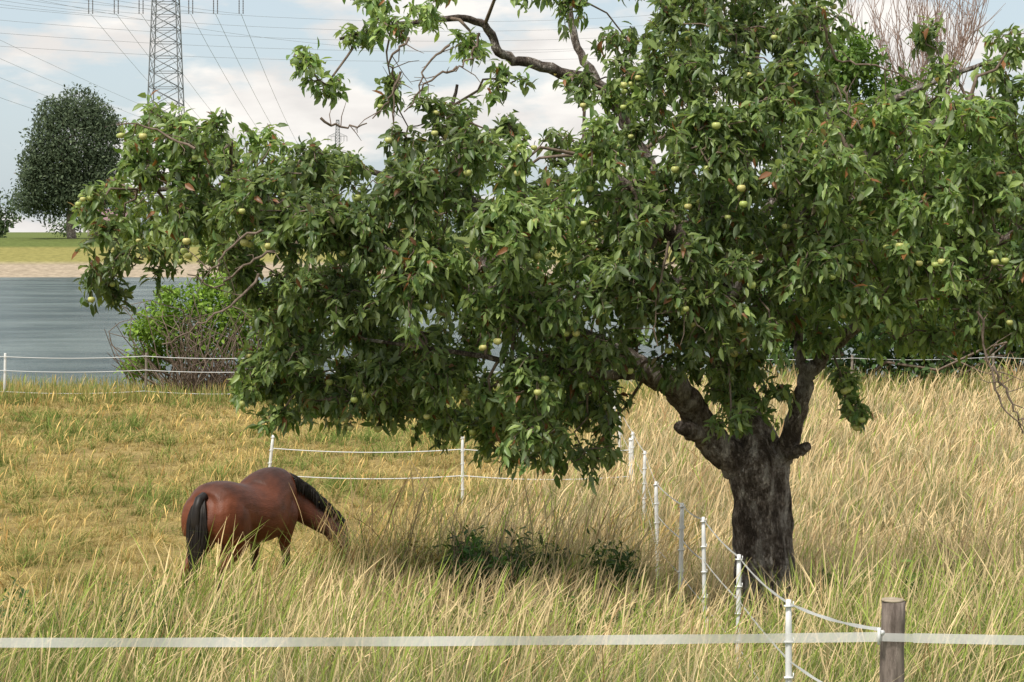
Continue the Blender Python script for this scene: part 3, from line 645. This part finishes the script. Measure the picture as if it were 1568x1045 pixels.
b.inputs['Base Color'].default_value=(.75,.75,.72,1); b.inputs['Roughness'].default_value=.6
tc=N(nt,'ShaderNodeTexCoord'); nz=N(nt,'ShaderNodeTexNoise'); nz.inputs['Scale'].default_value=3
nt.links.new(tc.outputs['Object'],nz.inputs['Vector'])
trn=N(nt,'ShaderNodeBsdfTransparent'); ms=N(nt,'ShaderNodeMixShader')
mr=N(nt,'ShaderNodeMapRange'); mr.inputs[3].default_value=.2; mr.inputs[4].default_value=.5; nt.links.new(nz.outputs['Fac'],mr.inputs[0]); nt.links.new(mr.outputs[0],ms.inputs[0])
nt.links.new(b.outputs[0],ms.inputs[1]); nt.links.new(trn.outputs[0],ms.inputs[2]); nt.links.new(ms.outputs[0],o.inputs[0])
A=Acc()
ribbon(A,span((-6.4,9.53,2.655),(1.75,9.53,2.66),.025,60),.046,.25); ribbon(A,span((1.75,9.53,2.66),(1.92,9.53,2.655),0,4),.04,0); ribbon(A,span((1.92,9.53,2.655),(8.6,9.53,2.63),.03,40),.046,.25)
A.obj('tape',tm,ff)
# ---------------------------------------------------------------- HORSE
def ell_loft(secs,sides=24,e=2.3):
    V=[];n_=len(secs); C=np.array([s[0] for s in secs],float); T=np.gradient(C,axis=0); T/=np.linalg.norm(T,axis=1)[:,None]
    for (c,w,h),t in zip(secs,T):
        side=np.array([0,1.,0]); side=side-t*side.dot(t); side/=np.linalg.norm(side); up=np.cross(t,side)
        for j in range(sides):
            a_=2*math.pi*j/sides; ca,sa=math.cos(a_),math.sin(a_)
            ca=math.copysign(abs(ca)**(2/e),ca); sa=math.copysign(abs(sa)**(2/e),sa)
            V.append(np.array(c)+side*ca*w+up*sa*h)
    Q=[(i*sides+j,i*sides+(j+1)%sides,(i+1)*sides+(j+1)%sides,(i+1)*sides+j) for i in range(n_-1) for j in range(sides)]
    V=np.array(V); c=len(V); V=np.vstack([V,C[0],C[-1]])
    for j in range(0,sides,2):
        Q.append((c,(j+2)%sides,j+1,j)); b_=(n_-1)*sides; Q.append((c+1,b_+j,b_+j+1,b_+(j+2)%sides))
    return V,Q
def dens(secs,n=4):
    a=np.array([(*s[0],s[1],s[2]) for s in secs])
    Pp=np.vstack([2*a[0]-a[1],a,2*a[-1]-a[-2]]); out=[]
    for i in range(1,len(Pp)-2):
        for t in np.linspace(0,1,n,endpoint=False):
            A_,B_,C_,D_=Pp[i-1],Pp[i],Pp[i+1],Pp[i+2]; out.append(.5*((2*B_)+(-A_+C_)*t+(2*A_-5*B_+4*C_-D_)*t*t+(-A_+3*B_-3*C_+D_)*t**3))
    out.append(a[-1]); return [((q[0],q[1],q[2]),max(q[3],.01),max(q[4],.01)) for q in out]
H=Acc()
H.add(*ell_loft(dens([((-.80,0,1.2),.11,.15),((-.74,0,1.18),.22,.26),((-.6,0,1.17),.31,.335),((-.42,0,1.185),.335,.345),((-.2,0,1.14),.325,.335),((0,0,1.09),.34,.35),((.2,0,1.10),.335,.37),((.38,0,1.17),.285,.41),((.54,0,1.19),.23,.39),((.68,0,1.12),.16,.25),((.75,0,1.10),.08,.15)])))
H.add(*ell_loft(dens([((.42,0,1.30),.17,.25),((.60,-.02,1.26),.145,.26),((.79,-.08,1.15),.12,.22),((.95,-.18,1.00),.095,.18),((1.07,-.29,.86),.08,.145),((1.12,-.34,.78),.07,.11)]),20,2))
H.add(*ell_loft(dens([((1.07,-.30,.87),.07,.08),((1.13,-.36,.79),.095,.13),((1.17,-.42,.67),.092,.14),((1.18,-.47,.54),.072,.11),((1.17,-.50,.41),.055,.082),((1.16,-.51,.32),.058,.078),((1.15,-.52,.26),.05,.055)]),20,2.1))
for s in(-1,1):
    fx_=.0 if s<0 else -.12
    H.add(*ell_loft(dens([((-.46,s*.12,1.34),.16,.16),((-.52,s*.175,1.18),.18,.26),((-.49+fx_*.3,s*.19,1.0),.165,.27),((-.45+fx_*.6,s*.195,.86),.135,.215),((-.50+fx_*.8,s*.185,.74),.095,.145),((-.60+fx_,s*.175,.63),.066,.09),((-.69+fx_,s*.17,.54),.055,.075),((-.70+fx_,s*.17,.46),.043,.055),((-.68+fx_,s*.17,.33),.035,.04),((-.67+fx_,s*.17,.2),.042,.047),((-.64+fx_,s*.17,.12),.036,.038),((-.61+fx_,s*.17,.06),.052,.057),((-.60+fx_,s*.17,0),.062,.072)]),16,2))
    gx_=.06 if s<0 else -.08
    H.add(*ell_loft(dens([((.50,s*.12,1.22),.10,.14),((.50,s*.165,1.05),.12,.175),((.46+gx_*.3,s*.18,.88),.09,.12),((.45+gx_*.6,s*.165,.72),.065,.075),((.45+gx_,s*.16,.56),.048,.05),((.46+gx_,s*.16,.47),.05,.052),((.45+gx_,s*.16,.38),.034,.036),((.45+gx_,s*.16,.25),.031,.035),((.45+gx_,s*.16,.17),.04,.045),((.48+gx_,s*.16,.08),.038,.045),((.50+gx_,s*.16,0),.058,.068)]),16,2))
    b_=np.array([1.11,-.33+s*.06,.90]); H.add(*ell_loft([(tuple(b_),.03,.022),(tuple(b_+np.array([.02,s*.015,.05])),.034,.018),(tuple(b_+np.array([.03,s*.02,.11])),.018,.01),(tuple(b_+np.array([.035,s*.02,.145])),.004,.004)],10,2))
ho_=H.obj('horse_tmp',None,None)
md=ho_.modifiers.new('r','REMESH'); md.mode='VOXEL'; md.voxel_size=.014; md.use_smooth_shade=True
sm=ho_.modifiers.new('s','SMOOTH'); sm.iterations=7; sm.factor=.5
dg=bpy.context.evaluated_depsgraph_get(); me=bpy.data.meshes.new_from_object(ho_.evaluated_get(dg)); bpy.data.objects.remove(ho_)
me.name='horse_body'
co=np.zeros(len(me.vertices)*3,dtype=np.float32); me.vertices.foreach_get('co',co); co=co.reshape(-1,3)
x_,y_,z_=co.T
BR=np.array([.165,.048,.019]); DK=np.array([.055,.021,.013]); BK=np.array([.012,.010,.009])
c=np.tile(BR,(len(co),1)); 
def mixc(c,t,k): t=np.clip(t,0,1)[:,None]; return c*(1-t)+k*t
c=mixc(c,(z_-1.27)/.25*.8*(x_<.6),DK)
c=mixc(c,(.60-z_)/.16*(x_<.95),BK)                       # dark points
c=mixc(c,((.42-z_)/.1)*(x_>.95),BK); c=mixc(c,(x_-.7)/.25*.75,DK)
c=mixc(c,np.exp(-(y_/.055)**2)*(x_<-.66)*(z_<1.25)*.9,BK)
at_=me.color_attributes.new('Col','FLOAT_COLOR','POINT'); cc=np.ones((len(co),4),dtype=np.float32); cc[:,:3]=c; at_.data.foreach_set('color',cc.ravel())
hm,nt,b,o=newmat('horse_coat'); a=N(nt,'ShaderNodeAttribute'); a.attribute_name='Col'
tc=N(nt,'ShaderNodeTexCoord'); nz=N(nt,'ShaderNodeTexNoise'); nz.inputs['Scale'].default_value=5; nz.inputs['Detail'].default_value=6; nt.links.new(tc.outputs['Object'],nz.inputs['Vector'])
r=N(nt,'ShaderNodeValToRGB'); r.color_ramp.elements[0].color=(.6,.6,.6,1); r.color_ramp.elements[1].color=(1.3,1.25,1.25,1); r.color_ramp.elements[0].position=.3; r.color_ramp.elements[1].position=.7
nt.links.new(nz.outputs['Fac'],r.inputs[0]); mu=N(nt,'ShaderNodeMix',data_type='RGBA',blend_type='MULTIPLY'); mu.inputs[0].default_value=1
nt.links.new(a.outputs['Color'],mu.inputs[6]); nt.links.new(r.outputs[0],mu.inputs[7]); nt.links.new(mu.outputs[2],b.inputs['Base Color'])
b.inputs['Roughness'].default_value=.5; b.inputs['Specular IOR Level'].default_value=.3
n3=N(nt,'ShaderNodeTexNoise'); n3.inputs['Scale'].default_value=70; mp=N(nt,'ShaderNodeMapping'); mp.inputs['Scale'].default_value=(.3,1,1); nt.links.new(tc.outputs['Object'],mp.inputs[0]); nt.links.new(mp.outputs[0],n3.inputs['Vector'])
bp=N(nt,'ShaderNodeBump'); bp.inputs['Strength'].default_value=.4; bp.inputs['Distance'].default_value=.012; nt.links.new(n3.outputs['Fac'],bp.inputs['Height']); nt.links.new(bp.outputs[0],b.inputs['Normal'])
me.materials.clear(); me.materials.append(hm)
for p in me.polygons: p.use_smooth=True
horse=empty('horse'); bo=bpy.data.objects.new('body',me); link(bo,horse)
M_hair=simple('horse_hair',(.010,.008,.007),.5,.35,nscale=8,ncol=(.022,.016,.012))
A=Acc()
for k in range(300):   # tail
    a_=rng.uniform(0,6.28); r_=rng.random()**.5; w_=.13*r_
    t=np.linspace(0,1,9); L=rng.uniform(.75,1.08)
    spread=np.sin(np.clip(t*1.1,0,1)*math.pi)*.75+.25
    P=np.stack([-.80-.07*np.sin(t*1.6)-w_*np.cos(a_)*spread*.5, w_*np.sin(a_)*spread+.015*np.sin(t*5+a_), 1.36-L*t**1.0],-1)
    P[0]=(-.76,0.03*math.sin(a_),1.37)
    A.add(*tube(P,np.array([.012,.012,.012,.011,.011,.010,.008,.006,.002]),4,cap=False))
A.add(*ell_loft([((-.72,0,1.39),.05,.05),((-.80,0,1.36),.05,.05),((-.85,0,1.26),.05,.045),((-.87,0,1.1),.06,.04),((-.87,0,.9),.05,.03)],10,2))
A.obj('tail',M_hair,horse)
A=Acc()
for k in range(320):   # mane, falling on the right side
    t0=rng.random(); X0=.60+.54*t0; crest=np.interp(X0,[.42,.60,.79,.95,1.07,1.12],[1.56,1.52,1.38,1.20,1.03,.93])-.02; Y0=np.interp(X0,[.42,.6,.79,.95,1.07,1.12],[0,-.02,-.08,-.18,-.29,-.34])
    X1=X0+.07+.05*t0
    L=rng.uniform(.10,.24); t=np.linspace(0,1,6); wd=np.interp(X0,[.5,.84,1.1],[.14,.125,.09])
    P=np.stack([X1+.02*t+rng.normal()*.02*t,Y0-wd*1.1*np.sin(np.clip(t*2,0,1)*math.pi/2)-.012,crest+.01-L*t**1.3],-1)
    A.add(*tube(P,[.010,.010,.009,.008,.006,.002],4,cap=False))
A.obj('mane',M_hair,horse)
A=Acc()
for s in(-1,1): 
    V_,Q_=tube([(1.20,-.405+s*.083,.70),(1.205,-.407+s*.094,.698)],[.022,.012],10); A.add(V_,Q_)
A.obj('eyes',simple('horse_eye',(.01,.008,.006),.1,.6,nscale=4,ncol=(.015,.01,.008)),horse)
hd_=math.radians(90-31); horse.rotation_euler=(0,0,hd_); hs=1.04; horse.scale=(hs*1.05,hs*1.12,hs)
hx_,hy_=(309-784)*23.7/F,23.7
horse.location=(hx_+.80*hs*math.cos(hd_),hy_+.80*hs*math.sin(hd_),float(gz(np.array([hx_]),np.array([24.3]))[0])-.04)
# ---------------------------------------------------------------- light & sky
EL,AZ=math.radians(56),math.radians(218)
sdir=Vector((math.sin(AZ)*math.cos(EL),math.cos(AZ)*math.cos(EL),math.sin(EL)))
sl=bpy.data.lights.new('sun','SUN'); sl.energy=3.6; sl.angle=math.radians(8); sl.color=(1,.95,.87); so=bpy.data.objects.new('sun',sl); link(so)
so.rotation_euler=(-sdir).to_track_quat('-Z','Y').to_euler(); so.location=(0,0,50)
w=bpy.data.worlds.new('World'); scene.world=w; w.use_nodes=True; nt=w.node_tree; bg=nt.nodes['Background']
sk=N(nt,'ShaderNodeTexSky'); sk.sky_type='NISHITA'; sk.sun_disc=False; sk.sun_elevation=EL; sk.sun_rotation=AZ; sk.air_density=1; sk.dust_density=2; sk.ozone_density=1
bg.inputs['Strength'].default_value=.15
tc=N(nt,'ShaderNodeTexCoord'); mp=N(nt,'ShaderNodeMapping'); mp.inputs['Scale'].default_value=(1,1,3.0); nz=N(nt,'ShaderNodeTexNoise'); nz.inputs['Scale'].default_value=9; nz.inputs['Detail'].default_value=9; nz.inputs['Roughness'].default_value=.55
nt.links.new(tc.outputs['Generated'],mp.inputs[0]); nt.links.new(mp.outputs[0],nz.inputs['Vector'])
r=N(nt,'ShaderNodeValToRGB'); r.color_ramp.elements[0].position=.45; r.color_ramp.elements[1].position=.55; r.color_ramp.elements[0].color=(.0,.0,.0,1); r.color_ramp.elements[1].color=(1,1,1,1)
nt.links.new(nz.outputs['Fac'],r.inputs[0])
n4=N(nt,'ShaderNodeTexNoise'); n4.inputs['Scale'].default_value=16; n4.inputs['Detail'].default_value=6; nt.links.new(mp.outputs[0],n4.inputs['Vector'])
r4=N(nt,'ShaderNodeValToRGB'); r4.color_ramp.elements[0].position=.4; r4.color_ramp.elements[1].position=.62; r4.color_ramp.elements[0].color=(5.6,5.4,5.2,1); r4.color_ramp.elements[1].color=(6.9,6.65,6.3,1)
nt.links.new(n4.outputs['Fac'],r4.inputs[0])
# thin haze over the clear sky between the clouds
hz=N(nt,'ShaderNodeMix',data_type='RGBA'); hz.inputs[0].default_value=.7; nt.links.new(sk.outputs[0],hz.inputs[6]); hz.inputs[7].default_value=(4.6,5.3,5.7,1)
mx=N(nt,'ShaderNodeMix',data_type='RGBA'); nt.links.new(r.outputs[0],mx.inputs[0]); nt.links.new(hz.outputs[2],mx.inputs[6]); nt.links.new(r4.outputs[0],mx.inputs[7])
nt.links.new(mx.outputs[2],bg.inputs['Color'])
# ---------------------------------------------------------------- camera
cam=bpy.data.cameras.new('camera'); cam.lens=70; cam.sensor_width=36; cam.shift_y=-(522.5-355)/1568; cam.clip_end=9000; cam.clip_start=.1
co_=bpy.data.objects.new('camera',cam); link(co_); co_.location=(0,0,CH); co_.rotation_euler=(math.pi/2,0,0); scene.camera=co_
